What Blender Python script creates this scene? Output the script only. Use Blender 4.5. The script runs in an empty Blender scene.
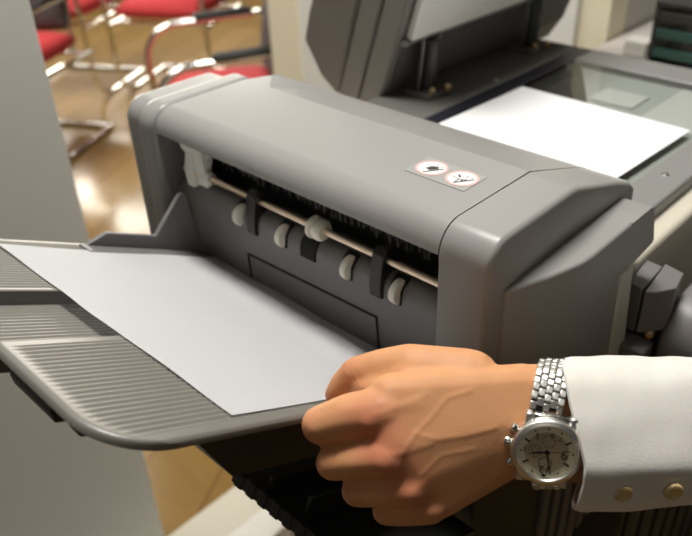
import bpy, bmesh, math, random
from mathutils import Vector, Matrix, noise
random.seed(7)
SC = bpy.context.scene
COL = SC.collection
PI = math.pi
rad = math.radians
FLOOR = -1.10                      # the finisher's output lip is the origin; the floor lies 1.10 m below it

# ---------------------------------------------------------------- materials
def mat(name, col, rough=.5, metal=0., spec=.5, bump=0., bscale=300., var=0., vscale=40., **kw):
    m = bpy.data.materials.new(name); m.use_nodes = True
    nt = m.node_tree; b = nt.nodes['Principled BSDF']
    b.inputs['Base Color'].default_value = (*col, 1)
    b.inputs['Roughness'].default_value = rough
    b.inputs['Metallic'].default_value = metal
    b.inputs['Specular IOR Level'].default_value = spec
    for k, v in kw.items():
        b.inputs[k.replace('_', ' ')].default_value = v
    if bump or var:
        tc = nt.nodes.new('ShaderNodeTexCoord')
    if bump:
        n = nt.nodes.new('ShaderNodeTexNoise'); n.inputs['Scale'].default_value = bscale; n.inputs['Detail'].default_value = 3
        bp = nt.nodes.new('ShaderNodeBump'); bp.inputs['Strength'].default_value = bump; bp.inputs['Distance'].default_value = .0006
        nt.links.new(tc.outputs['Object'], n.inputs['Vector']); nt.links.new(n.outputs['Fac'], bp.inputs['Height'])
        nt.links.new(bp.outputs['Normal'], b.inputs['Normal'])
    if var:
        n2 = nt.nodes.new('ShaderNodeTexNoise'); n2.inputs['Scale'].default_value = vscale; n2.inputs['Detail'].default_value = 4
        mx = nt.nodes.new('ShaderNodeMix'); mx.data_type = 'RGBA'
        mx.inputs[6].default_value = (*[c * (1 - var) for c in col], 1); mx.inputs[7].default_value = (*[min(1, c * (1 + var)) for c in col], 1)
        nt.links.new(tc.outputs['Object'], n2.inputs['Vector']); nt.links.new(n2.outputs['Fac'], mx.inputs[0])
        nt.links.new(mx.outputs[2], b.inputs['Base Color'])
    return m

M = {}
M['shell'] = mat('shell_grey', (.30, .294, .283), .31, bump=.10, bscale=900, spec=.30)
M['shell_dark'] = mat('shell_dark_grey', (.098, .092, .090), .5, bump=.12, bscale=900)
M['panel'] = mat('panel_charcoal', (.165, .157, .155), .45, bump=.08, bscale=700)
M['tray'] = mat('tray_grey', (.185, .176, .155), .36, bump=.08, bscale=900)
M['black'] = mat('black_plastic', (.017, .016, .015), .5, bump=.1)
M['gloss_black'] = mat('gloss_black', (.022, .022, .021), .35)
M['brownblack'] = mat('brown_black', (.007, .006, .0055), .6)
M['seam'] = mat('seam_black', (.008, .008, .008), .8)
M['brush'] = mat('brush_black', (.15, .15, .135), .75, var=.4, vscale=160)
M['roller'] = mat('roller_white', (.80, .78, .68), .5, Subsurface_Weight=.1, Subsurface_Radius=(.004, .004, .003))
M['copper'] = mat('copper_shaft', (.86, .69, .53), .28, 1.0)
M['clip'] = mat('clip_black', (.018, .018, .018), .4)
M['bracket'] = mat('bracket_white', (.78, .78, .72), .5)
M['palestrip'] = mat('pale_strip', (.60, .605, .54), .5)
M['lid'] = mat('lid_dark_taupe', (.21, .185, .165), .45, bump=.1)
M['lid_edge'] = mat('lid_frame_grey', (.24, .215, .195), .45)
M['frame'] = mat('scanner_frame_grey', (.235, .232, .225), .42, bump=.08)
M['hingebed'] = mat('hinge_bed_dark', (.125, .122, .112), .5)
M['strip'] = mat('scale_strip_navy', (.010, .010, .018), .4)
M['pad'] = mat('pad_white', (.93, .91, .86), .55)
M['bed'] = mat('scan_bed_grey', (.36, .375, .355), .5)
M['bedpale'] = mat('scan_bed_pale', (.50, .51, .49), .5)
M['cream'] = mat('copier_cream', (.62, .58, .48), .45, bump=.05)
M['white'] = mat('copier_white', (.78, .76, .70), .45)
M['brownband'] = mat('brown_band', (.20, .16, .12), .5)
M['metal'] = mat('zinc_metal', (.42, .42, .40), .35, .9)
M['darkmetal'] = mat('dark_metal', (.14, .14, .13), .4, .8)
M['brass'] = mat('brass_screw', (.62, .47, .26), .35, .9)
M['paper'] = mat('paper_white', (.83, .83, .84), .7, spec=.2, bump=.03, bscale=1500)
M['steel'] = mat('watch_steel', (.72, .70, .66), .22, 1.0)
M['steel_satin'] = mat('watch_steel_satin', (.86, .85, .81), .36, 1.0)
M['dial'] = mat('dial_cream', (.86, .80, .60), .45)
M['subdial'] = mat('dial_tan', (.52, .44, .29), .5)
M['ink'] = mat('dial_ink', (.02, .018, .016), .4)
M['cloth'] = mat('cuff_white', (.74, .715, .665), .85, spec=.15, bump=.25, bscale=900, var=.03, Sheen_Weight=.2, Subsurface_Weight=.5, Subsurface_Radius=(.022, .015, .009))
M['button'] = mat('button_tan', (.60, .44, .20), .4, var=.15, vscale=200)
M['red'] = mat('seat_red', (.50, .048, .052), .85, spec=.2, bump=.4, bscale=250, var=.2, vscale=60)
M['chrome'] = mat('chrome_tube', (.78, .77, .74), .12, 1.0)
M['armpad'] = mat('arm_black', (.018, .018, .018), .45)
M['chairback'] = mat('chair_mesh_grey', (.075, .068, .066), .7)
M['wallgrey'] = mat('partition_grey', (.66, .665, .625), .55, var=.02, vscale=6)
M['wallcream'] = mat('wall_cream', (.72, .68, .56), .7, var=.02, vscale=4)
M['wallwhite'] = mat('wall_white', (.74, .73, .69), .7, var=.02, vscale=4)
M['walltaupe'] = mat('wall_taupe', (.50, .47, .43), .7, var=.03, vscale=4)
M['jamb'] = mat('jamb_cream', (.78, .72, .54), .5)
M['green'] = mat('green_acrylic', (.05, .115, .10), .25)
M['labelfilm'] = mat('label_film', (.34, .335, .32), .3)
M['labelwhite'] = mat('label_white', (.82, .81, .79), .4)
M['labelred'] = mat('label_red', (.78, .45, .42), .4)
M['labelink'] = mat('label_ink', (.03, .03, .035), .5)

def glass_mat():
    m = bpy.data.materials.new('platen_glass'); m.use_nodes = True
    nt = m.node_tree; nt.nodes.clear()
    out = nt.nodes.new('ShaderNodeOutputMaterial'); mx = nt.nodes.new('ShaderNodeMixShader')
    tr = nt.nodes.new('ShaderNodeBsdfTransparent'); gl = nt.nodes.new('ShaderNodeBsdfGlossy'); fr = nt.nodes.new('ShaderNodeFresnel')
    tr.inputs[0].default_value = (.95, .962, .952, 1); gl.inputs['Roughness'].default_value = .03; fr.inputs[0].default_value = 1.38
    ge = nt.nodes.new('ShaderNodeNewGeometry'); mu = nt.nodes.new('ShaderNodeMath'); mu.operation = 'MULTIPLY'; sb = nt.nodes.new('ShaderNodeMath'); sb.operation = 'SUBTRACT'; sb.inputs[0].default_value = 1
    nt.links.new(ge.outputs['Backfacing'], sb.inputs[1]); nt.links.new(sb.outputs[0], mu.inputs[0]); nt.links.new(fr.outputs[0], mu.inputs[1]); nt.links.new(mu.outputs[0], mx.inputs[0]); nt.links.new(tr.outputs[0], mx.inputs[1]); nt.links.new(gl.outputs[0], mx.inputs[2])
    nt.links.new(mx.outputs[0], out.inputs[0]); return m
M['glass'] = glass_mat()

def wood_mat():
    m = mat('floor_wood', (.4, .2, .08), .5, spec=.08, Coat_Weight=1., Coat_Roughness=.16, Coat_IOR=1.5)
    nt = m.node_tree; b = nt.nodes['Principled BSDF']
    tc = nt.nodes.new('ShaderNodeTexCoord'); mp = nt.nodes.new('ShaderNodeMapping')
    mp.inputs['Rotation'].default_value = (0, 0, rad(62))
    br = nt.nodes.new('ShaderNodeTexBrick'); br.inputs['Scale'].default_value = 1.0
    br.inputs['Brick Width'].default_value = 1.3; br.inputs['Row Height'].default_value = .19; br.inputs['Mortar Size'].default_value = .002
    br.inputs['Color1'].default_value = (.255, .155, .042, 1); br.inputs['Color2'].default_value = (.33, .205, .064, 1); br.inputs['Mortar'].default_value = (.12, .055, .018, 1)
    mp2 = nt.nodes.new('ShaderNodeMapping'); mp2.inputs['Scale'].default_value = (1.2, 16, 1); mp2.inputs['Rotation'].default_value = (0, 0, rad(62))
    ns = nt.nodes.new('ShaderNodeTexNoise'); ns.inputs['Scale'].default_value = 2.5; ns.inputs['Detail'].default_value = 5
    rp = nt.nodes.new('ShaderNodeValToRGB'); rp.color_ramp.elements[0].color = (.74, .70, .66, 1); rp.color_ramp.elements[1].color = (1.12, 1.1, 1.08, 1)
    mx = nt.nodes.new('ShaderNodeMix'); mx.data_type = 'RGBA'; mx.blend_type = 'MULTIPLY'; mx.inputs[0].default_value = 1
    L = nt.links.new
    L(tc.outputs['Object'], mp.inputs[0]); L(mp.outputs[0], br.inputs[0]); L(tc.outputs['Object'], mp2.inputs[0]); L(mp2.outputs[0], ns.inputs[0])
    L(ns.outputs['Fac'], rp.inputs[0]); L(br.outputs['Color'], mx.inputs[6]); L(rp.outputs[0], mx.inputs[7]); L(mx.outputs[2], b.inputs['Base Color'])
    return m
M['wood'] = wood_mat()

def skin_mat():
    m = mat('skin', (.60, .33, .19), .58, spec=.35)
    nt = m.node_tree; b = nt.nodes['Principled BSDF']; L = nt.links.new
    b.inputs['Subsurface Weight'].default_value = .18; b.inputs['Subsurface Radius'].default_value = (.006, .0025, .0012)
    at = nt.nodes.new('ShaderNodeAttribute'); at.attribute_name = 'flush'
    tc = nt.nodes.new('ShaderNodeTexCoord')
    n1 = nt.nodes.new('ShaderNodeTexNoise'); n1.inputs['Scale'].default_value = 55; n1.inputs['Detail'].default_value = 4
    n2 = nt.nodes.new('ShaderNodeTexVoronoi'); n2.inputs['Scale'].default_value = 900
    n3 = nt.nodes.new('ShaderNodeTexNoise'); n3.inputs['Scale'].default_value = 160; n3.inputs['Detail'].default_value = 5
    mx = nt.nodes.new('ShaderNodeMix'); mx.data_type = 'RGBA'
    mx.inputs[6].default_value = (.67, .335, .160, 1); mx.inputs[7].default_value = (.62, .235, .125, 1)
    m2 = nt.nodes.new('ShaderNodeMix'); m2.data_type = 'RGBA'; m2.blend_type = 'MULTIPLY'; m2.inputs[0].default_value = 1
    rp = nt.nodes.new('ShaderNodeValToRGB'); rp.color_ramp.elements[0].color = (.86, .83, .80, 1); rp.color_ramp.elements[1].color = (1.08, 1.08, 1.08, 1)
    L(at.outputs['Fac'], mx.inputs[0]); L(tc.outputs['Object'], n1.inputs['Vector']); L(tc.outputs['Object'], n2.inputs['Vector']); L(tc.outputs['Object'], n3.inputs['Vector'])
    L(n1.outputs['Fac'], rp.inputs[0]); L(mx.outputs[2], m2.inputs[6]); L(rp.outputs[0], m2.inputs[7]); L(m2.outputs[2], b.inputs['Base Color'])
    ad = nt.nodes.new('ShaderNodeMath'); ad.operation = 'ADD'; L(n2.outputs['Distance'], ad.inputs[0]); L(n3.outputs['Fac'], ad.inputs[1])
    bp = nt.nodes.new('ShaderNodeBump'); bp.inputs['Strength'].default_value = .11; bp.inputs['Distance'].default_value = .0006
    L(ad.outputs[0], bp.inputs['Height']); L(bp.outputs['Normal'], b.inputs['Normal'])
    return m
M['skin'] = skin_mat()

# ---------------------------------------------------------------- objects, things and parts
WL = {}                             # world position of every object's origin (nothing built here is rotated before placing)
def thing(name, label, cat, loc=(0, 0, 0), group=None):
    o = bpy.data.objects.new(name, None); COL.objects.link(o); o.empty_display_size = .05
    o.location = loc; WL[o] = Vector(loc); tag(o, label, cat, group); return o
def tag(o, label, cat, group=None):
    o['label'] = label; o['category'] = cat
    if group: o['group'] = group
    return o
def obj(name, bm, m, parent=None, bevel=0., segs=2, smooth=40, mods=None, origin=None):
    bmesh.ops.recalc_face_normals(bm, faces=bm.faces[:])
    if origin is None:
        lo = Vector([min(v.co[i] for v in bm.verts) for i in range(3)]); hi = Vector([max(v.co[i] for v in bm.verts) for i in range(3)])
        origin = (lo + hi) / 2; origin.z = lo.z
    origin = Vector(origin)
    bmesh.ops.translate(bm, verts=bm.verts[:], vec=-origin)
    me = bpy.data.meshes.new(name); bm.to_mesh(me); bm.free()
    for p in me.polygons: p.use_smooth = True
    if smooth < 180: me.set_sharp_from_angle(angle=rad(smooth))
    for k in (m if isinstance(m, (list, tuple)) else [m]): me.materials.append(k)
    o = bpy.data.objects.new(name, me); COL.objects.link(o); WL[o] = origin
    if parent is not None:
        o.parent = parent; o.location = origin - WL[parent]
    else: o.location = origin
    if bevel:
        b = o.modifiers.new('Bevel', 'BEVEL'); b.width = bevel; b.segments = segs; b.limit_method = 'ANGLE'; b.angle_limit = rad(32); b.harden_normals = False
    return o
def struct(name, bm, m, parent=None, **k):
    o = obj(name, bm, m, parent, **k)
    if parent is None: o['kind'] = 'structure'
    return o

def B(): return bmesh.new()
def box(bm, lo, hi, R=None, at=None):
    vs = [bm.verts.new((x, y, z)) for x in (lo[0], hi[0]) for y in (lo[1], hi[1]) for z in (lo[2], hi[2])]
    for f in ((0, 1, 3, 2), (4, 6, 7, 5), (0, 4, 5, 1), (2, 3, 7, 6), (0, 2, 6, 4), (1, 5, 7, 3)): bm.faces.new([vs[i] for i in f])
    if R is not None:
        for v in vs: v.co = R @ v.co
    if at is not None:
        for v in vs: v.co += Vector(at)
    return vs
def prism(bm, poly, place, a, b):
    """poly: 2-D outline; place(p, q, t) -> 3-D point; swept from t=a to t=b"""
    A_ = [bm.verts.new(place(p, q, a)) for p, q in poly]; B_ = [bm.verts.new(place(p, q, b)) for p, q in poly]
    n = len(poly); bm.faces.new(A_); bm.faces.new(B_[::-1])
    for i in range(n): bm.faces.new((A_[i], A_[(i + 1) % n], B_[(i + 1) % n], B_[i]))
    return A_, B_
X = lambda p, q, t: (t, p, q)       # profile in y,z swept along x
Y = lambda p, q, t: (p, t, q)       # profile in x,z swept along y
Z = lambda p, q, t: (p, q, t)       # outline in x,y swept along z
def frame_of(d):
    d = Vector(d).normalized(); a = Vector((0, 0, 1)) if abs(d.z) < .9 else Vector((1, 0, 0))
    u = d.cross(a).normalized(); return u, d.cross(u)
def tube(bm, pts, r, n=12, cap=True):
    pts = [Vector(p) for p in pts]; rs = r if isinstance(r, (list, tuple)) else [r] * len(pts); rings = []
    u = None
    for i, p in enumerate(pts):
        d = (pts[min(i + 1, len(pts) - 1)] - pts[max(i - 1, 0)]).normalized()
        if u is None: u, w = frame_of(d)
        else:
            u = (u - d * u.dot(d)).normalized(); w = d.cross(u)
        rings.append([bm.verts.new(p + (u * math.cos(2 * PI * k / n) + w * math.sin(2 * PI * k / n)) * rs[i]) for k in range(n)])
    for a, b in zip(rings, rings[1:]):
        for k in range(n): bm.faces.new((a[k], a[(k + 1) % n], b[(k + 1) % n], b[k]))
    if cap: bm.faces.new(rings[0]); bm.faces.new(rings[-1][::-1])
def round_path(pts, r, n=6):
    pts = [Vector(p) for p in pts]; out = [pts[0]]
    for a, b, c in zip(pts, pts[1:], pts[2:]):
        d1 = (a - b).normalized(); d2 = (c - b).normalized(); k = min(r, (a - b).length * .49, (c - b).length * .49)
        p, q = b + d1 * k, b + d2 * k
        for i in range(n + 1):
            t = i / n; out.append(p * (1 - t) ** 2 + b * 2 * t * (1 - t) + q * t * t)
    return out + [pts[-1]]
def lathe(bm, prof, c, axis, n=32):
    """prof: (radius, height along axis)"""
    c = Vector(c); axis = Vector(axis).normalized(); u, w = frame_of(axis); rings = []
    for r, h in prof:
        if r < 1e-6: rings.append([bm.verts.new(c + axis * h)])
        else: rings.append([bm.verts.new(c + axis * h + (u * math.cos(2 * PI * k / n) + w * math.sin(2 * PI * k / n)) * r) for k in range(n)])
    for a, b in zip(rings, rings[1:]):
        for k in range(n):
            q = [a[k % len(a)], a[(k + 1) % n % len(a)], b[(k + 1) % n % len(b)], b[k % len(b)]]
            q = list(dict.fromkeys(q))
            if len(q) > 2: bm.faces.new(q)
def arc(cx, cy, r, a0, a1, n):
    return [(cx + r * math.cos(rad(a0 + (a1 - a0) * i / n)), cy + r * math.sin(rad(a0 + (a1 - a0) * i / n))) for i in range(n + 1)]
def hull(bm, spheres, n=2):
    """convex hull of spheres: a tapered capsule or a rounded slab"""
    t = bmesh.new()
    for c, r in spheres:
        rr = r if isinstance(r, (tuple, list)) else (r, r, r)
        g = bmesh.ops.create_icosphere(t, subdivisions=n, radius=1)
        for v in g['verts']: v.co = Vector((v.co.x * rr[0], v.co.y * rr[1], v.co.z * rr[2])) + Vector(c)
    h = bmesh.ops.convex_hull(t, input=t.verts[:])
    bmesh.ops.delete(t, geom=list({e for e in h['geom_interior'] + h['geom_unused'] if isinstance(e, bmesh.types.BMVert)}), context='VERTS')
    me = bpy.data.meshes.new('tmp'); t.to_mesh(me); t.free(); bm.from_mesh(me); bpy.data.meshes.remove(me)
def edge_round(bm, cond, w, n):
    es = [e for e in bm.edges if cond((e.verts[0].co + e.verts[1].co) / 2) and len(e.link_faces) == 2 and e.calc_face_angle(0) > rad(25)]
    bmesh.ops.bevel(bm, geom=es, offset=w, segments=n, affect='EDGES', clamp_overlap=True)
def text_bm(s, size, place, depth=.00008):
    """lettering as mesh; place(x, y, h) -> 3-D point; centred"""
    cu = bpy.data.curves.new('t', 'FONT'); cu.body = s; cu.size = size; cu.align_x = 'CENTER'; cu.align_y = 'CENTER'; cu.extrude = depth; cu.resolution_u = 3
    o = bpy.data.objects.new('t', cu); COL.objects.link(o); bpy.context.view_layer.update()
    me = bpy.data.meshes.new_from_object(o.evaluated_get(bpy.context.evaluated_depsgraph_get()))
    bm = B(); bm.from_mesh(me)
    for v in bm.verts: v.co = Vector(place(v.co.x, v.co.y, v.co.z))
    bpy.data.objects.remove(o); bpy.data.curves.remove(cu); bpy.data.meshes.remove(me); return bm

# ================================================================ the finisher
FIN = thing('printer_finisher', 'grey finisher unit with open output slot, copper roller shaft and warning symbols on its cover', 'printer', (.19, .10, -.30))
R_ = .022
def roll(back, n=8, r=R_):
    """front lip at y = 0 rolling up and back into the flat top, then the given back edge and the inside"""
    return [(.004, .0012), (.0015, 0)] + [(r - r * math.cos(rad(90 * i / n)), r * math.sin(rad(90 * i / n))) for i in range(n + 1)] + \
           [(.112, .0224)] + back + [(.068, -.012), (.068, .008), (.03, .010), (.006, .0035)]
FLATB = lambda y: [(y - .010, .0223), (y - .003, .0214), (y, .0180), (y, -.012)]
SLOPE = [(.185, -.0006), (.207, -.0095), (.2150, -.0160), (.216, -.045)]
bm = B()                            # top cover: rolled lip, flat top, back that slopes away beyond a small facet
secs = [(.0005, FLATB(.122)), (.012, FLATB(.150)), (.040, SLOPE), (.3395, SLOPE)]
rings = [[bm.verts.new((x, p, q)) for p, q in roll(bk)] for x, bk in secs]
n = len(rings[0])
for a, b in zip(rings, rings[1:]):
    for i in range(n): bm.faces.new((a[i], a[(i + 1) % n], b[(i + 1) % n], b[i]))
bm.faces.new(rings[0]); bm.faces.new(rings[-1][::-1])
bmesh.ops.triangulate(bm, faces=[f for f in bm.faces if len(f.verts) == 4 and abs(f.calc_center_median().x - .026) < .008])
obj('top_cover', bm, M['shell'], FIN, smooth=14)

def cap_profile(y0, ztop, r, yb, zb):
    return [(y0, zb)] + [(y0 + r - r * math.cos(rad(90 * i / 8)), ztop - r + r * math.sin(rad(90 * i / 8))) for i in range(9)] + [(yb, ztop), (yb, zb)]
bm = B(); prism(bm, cap_profile(-.003, .0228, .024, .124, -.20), X, -.0290, -.0008)
prism(bm, cap_profile(.0065, .0175, .022, .118, -.20), X, -.0660, -.0240)
obj('side_cover', bm, M['shell'], FIN, bevel=.007, segs=4)

# end cap beside the hand: front face, top that widens towards the back, and a stepped outer housing with a sloping ledge
bm = B()
top = [(R_ - R_ * math.cos(rad(90 * i / 10)), R_ * math.sin(rad(90 * i / 10)) + .0003) for i in range(11)]
st = [(p, q, .3408, .3818) for p, q in top] + [(.060, .0223, .3408, .3815), (.105, .0223, .3408, .3810), (.112, .0222, .3408, .3810), (.185, -.0006, .3408, .3810), (.207, -.0095, .3408, .3810), (.2150, -.0160, .3408, .3810), (.216, -.034, .3408, .3810)]
rows = []
for i, (y, z, xl, xr) in enumerate(st):
    aa = rad(90 * min(i, 10) / 10); ny, nz = -math.cos(aa), math.sin(aa); row = [(xl, y, z)]
    for k in range(6):
        q = rad(18 * k); row.append((xr - .0045 + .0045 * math.sin(q), y - ny * .0045 * (1 - math.cos(q)), z - nz * .0045 * (1 - math.cos(q))))
    rows.append(row)
T_ = [[bm.verts.new(p) for p in r] for r in rows]; D_ = [[bm.verts.new((p[0], p[1], -.21)) for p in r] for r in rows]
for i in range(len(st) - 1):
    for k in range(6):
        bm.faces.new((T_[i][k], T_[i][k + 1], T_[i + 1][k + 1], T_[i + 1][k]))
    bm.faces.new((T_[i][6], D_[i][6], D_[i + 1][6], T_[i + 1][6])); bm.faces.new((T_[i][0], T_[i + 1][0], D_[i + 1][0], D_[i][0]))
for k in range(6):
    bm.faces.new((T_[0][k], D_[0][k], D_[0][k + 1], T_[0][k + 1])); bm.faces.new((T_[-1][k], T_[-1][k + 1], D_[-1][k + 1], D_[-1][k]))
obj('end_cap', bm, M['shell'], FIN, smooth=35)
bm = B()                            # outer housing: ledge rises from a point on the flank to the flat back part
t0 = [(.372, .0185, -.0207), (.3845, .0205, -.0207), (.3980, .0570, -.0200), (.4040, .0770, -.0196), (.4063, .0880, -.0195), (.4070, .1000, -.0195), (.4070, .1770, -.0188), (.372, .1785, -.0185)]
cut = []
T = [bm.verts.new(p) for p in t0]
Bv = [bm.verts.new((x, y, -.21)) for x, y, z in t0]
bm.faces.new(T); bm.faces.new(Bv[::-1])
for i in range(len(T)):
    j = (i + 1) % len(T); bm.faces.new((T[i], T[j], Bv[j], Bv[i]))
obj('outer_housing', bm, M['shell_dark'] if False else M['shell'], FIN, bevel=.0025, segs=3, smooth=50)
bm = B(); prism(bm, [(.1600, -.0190), (.1935, -.0187), (.1985, -.0210), (.2130, -.0570), (.2115, -.0600), (.1775, -.0645), (.160, -.064)], X, .3795, .40706)
obj('housing_overhang', bm, M['shell'], FIN, smooth=30)
bm = B(); prism(bm, [(.1545, -.0640), (.1715, -.0630), (.1770, -.0680), (.1955, -.1690), (.1650, -.1690)], X, .4030, .4088)
o = obj('release_lever', bm, M['palestrip'], FIN, bevel=.002, segs=2); o['label'] = 'pale grey green vertical lever'

bm = B()                            # front panel under the rollers, rounded top edge turning into the slot
prism(bm, [(.012, -.40), (.0135, -.066), (.0145, -.060), (.0175, -.0555), (.022, -.0525), (.028, -.0515), (.055, -.062), (.055, -.40)], X, .0, .3406)
obj('front_panel', bm, M['panel'], FIN, smooth=50)
bm = B()                            # access hatch outline pressed into the panel
for a, b in (((.106, -.0995), (.2702, -.0945)), ((.2702, -.0945), (.2750, -.150)), ((.106, -.0995), (.1085, -.150))):
    a = Vector((a[0], .0118, a[1])); b = Vector((b[0], .0118, b[1])); d = (b - a).normalized(); s = Vector((-d.z, 0, d.x)) * .0006
    vs = [bm.verts.new(p) for p in (a - s, b - s, b + s, a + s)]; vs2 = [bm.verts.new(v.co + Vector((0, .003, 0))) for v in vs]
    bm.faces.new(vs); bm.faces.new(vs2[::-1])
    for i in range(4): bm.faces.new((vs[i], vs[(i + 1) % 4], vs2[(i + 1) % 4], vs2[i]))
o = obj('hatch_seam', bm, M['seam'], FIN)
bm = B(); prism(bm, [(.0, .0), (.058, .010), (.058, -.36), (.012, -.36), (.010, -.10), (.002, -.05)], X, .0002, .0035)
obj('slot_cheek', bm, M['panel'], FIN)
bm = B(); prism(bm, [(.004, .0), (.058, .0), (.058, -.36), (.014, -.36), (.014, -.05)], X, .3372, .3405)
obj('slot_cheek', bm, M['panel'], FIN)
bm = B(); box(bm, (.003, .056, -.07), (.338, .064, .009)); obj('slot_back', bm, M['black'], FIN)
bm = B(); tube(bm, [(.010, .020, -.0405), (.3395, .020, -.0400)], .0031, 20); o = obj('roller_shaft', bm, M['copper'], FIN); o['label'] = 'copper coloured roller shaft'
for i, x in enumerate((.0985, .1575, .2375, .2905)):
    bm = B(); lathe(bm, [(0, -.0042), (.0082, -.0042), (.0103, -.0030), (.0108, 0), (.0103, .0030), (.0082, .0042), (0, .0042)], (x + .001, .0165, -.0610), (1, 0, 0), 28)
    o = obj('roller', bm, M['roller'], FIN); o['label'] = 'small white rubber roller'
bm = B(); lathe(bm, [(.0032, -.009), (.0075, -.0085), (.0100, -.006), (.0102, -.003), (.0080, -.0012), (.0078, .0012), (.0098, .003), (.0096, .0062), (.0075, .009), (.0032, .0095)], (.1985, .020, -.0403), (1, 0, 0), 28)
o = obj('roller', bm, M['roller'], FIN); o['label'] = 'large white roller sleeve on the shaft'
def clip(x):
    bm = B()
    prism(bm, [(.0100, -.0720), (.0095, -.060), (.0110, -.047), (.0140, -.034), (.020, -.0295), (.028, -.031), (.038, -.040), (.030, -.052), (.016, -.064), (.0140, -.0740)], X, x - .0062, x + .0062)
    obj('paper_clip_guide', bm, M['clip'], FIN, bevel=.0012)
clip(.1180); clip(.2715)
for x, w in ((.1040, .005), (.1640, .006), (.1975, .012), (.2435, .006), (.2965, .006)):      # notches in the panel's top edge
    bm = B(); prism(bm, [(.0118, -.0700), (.0128, -.0585), (.0165, -.0530), (.0200, -.0510), (.0240, -.0498), (.024, -.0700)], X, x - w / 2 - .0095, x + w / 2 - .0030)
    obj('roller_notch', bm, M['seam'], FIN)
bm = B()                            # bristles hanging behind the shaft
for k in range(120):
    x = .032 + k * .00255; w = .0007 + random.random() * .0005; l = .030 + random.random() * .012; y = .046 + random.random() * .004
    box(bm, (x - w, y - .001, .008 - l - .012), (x + w, y + .001, .008))
o = obj('static_brush', bm, M['brush'], FIN); o['label'] = 'black bristle strip behind the shaft'
bm = B()
prism(bm, [(.010, .004), (.018, .006), (.036, .004), (.040, -.022), (.036, -.048), (.028, -.0545), (.014, -.0545), (.012, -.037), (.016, -.020), (.012, -.014)], X, .019, .030)
prism(bm, [(.014, .004), (.034, .004), (.034, -.012), (.026, -.034), (.030, -.052), (.018, -.052), (.016, -.020)], X, .030, .046)
lathe(bm, [(.0034, 0), (.0062, 0), (.0062, .010), (.0034, .010)], (.043, .020, -.0405), (1, 0, 0), 20)
o = obj('shaft_bracket', bm, M['bracket'], FIN, bevel=.001); o['label'] = 'white plastic bracket holding the shaft end'

# warning label: clear film with two prohibition discs
LB = Matrix(((.999, .0), (.0, 1)))
bm = B(); prism(bm, [(.2655, .0525), (.3215, .0525), (.3215, .0825), (.2640, .0845)], Z, .0221, .02262)
LAB = obj('warning_label', bm, M['labelfilm'], FIN, smooth=30); LAB['label'] = 'clear sticker with two red ringed prohibition signs'
def flat(name, polys, m, z0, z1, parent):
    bm = B()
    for p in polys: prism(bm, p, Z, z0, z1)
    return obj(name, bm, m, parent)
def circ(cx, cy, r, n=28): return [(cx + r * math.cos(2 * PI * i / n), cy + r * math.sin(2 * PI * i / n)) for i in range(n)]
def stroke(a, b, w):
    d = (Vector(b) - Vector(a)).normalized(); s = Vector((-d.y, d.x)) * w / 2
    return [tuple(Vector(a) - s), tuple(Vector(b) - s), tuple(Vector(b) + s), tuple(Vector(a) + s)]
for cx, k in ((.2795, 0), (.3082, 1)):
    cy = .0688
    flat('sign_disc', [circ(cx, cy, .0118)], M['labelwhite'], .0224, .02272, LAB)
    bm = B(); lathe(bm, [(.0108, .0), (.0128, .0), (.0128, .00022), (.0108, .00022)], (cx, cy, .02262), (0, 0, 1), 36); obj('sign_ring', bm, M['labelred'], LAB)
    ink = [stroke((cx - .001, cy - .0098), (cx + .0085, cy + .0038), .0016)]
    if k == 0:
        ink += [[(cx - .0042, cy - .0030), (cx + .0008, cy - .0045), (cx + .0052, cy + .0015), (cx + .0035, cy + .0045), (cx - .0012, cy + .0030)],
                stroke((cx - .0075, cy + .0035), (cx - .0020, cy + .0018), .0006), stroke((cx + .001, cy + .005), (cx + .0005, cy + .0085), .0006), stroke((cx + .0045, cy + .0048), (cx + .006, cy + .0072), .0006)]
    else:
        ink += [stroke((cx - .0055, cy + .0038), (cx - .0022, cy + .0005), .0018), stroke((cx - .0085, cy - .0008), (cx - .001, cy - .0025), .0006),
                stroke((cx - .001, cy - .0090), (cx - .0012, cy - .0020), .0009), stroke((cx - .0012, cy - .0020), (cx + .0018, cy - .0012), .0008),
                stroke((cx + .0010, cy - .0040), (cx + .0042, cy + .0008), .0009), stroke((cx + .002, cy + .003), (cx + .0015, cy + .0065), .0006), stroke((cx + .0055, cy + .004), (cx + .0058, cy + .0072), .0006)]
    flat('sign_symbol', ink, M['labelink'], .0226, .02285, LAB)

# lower body of the finisher
bm = B()
prism(bm, [(.001, .066), (.376, .066), (.376, .150), (.001, .150)], Z, -.22, -.012)
prism(bm, [(.066, .0145), (.377, .0145), (.402, .085), (.402, .148), (.066, .148)], Z, -.40, -.132)
prism(bm, [(.10, .15), (.36, .15), (.36, .212), (.10, .212)], Z, -.38, -.15)
obj('lower_body', bm, M['black'], FIN, bevel=.002)
bm = B()
for k in range(6):
    y = .026 + k * .0225; box(bm, (.4015, y + .06, -.40), (.4060, y + .073, -.22))
obj('side_louvre', bm, M['shell_dark'], FIN, bevel=.001)

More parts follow.
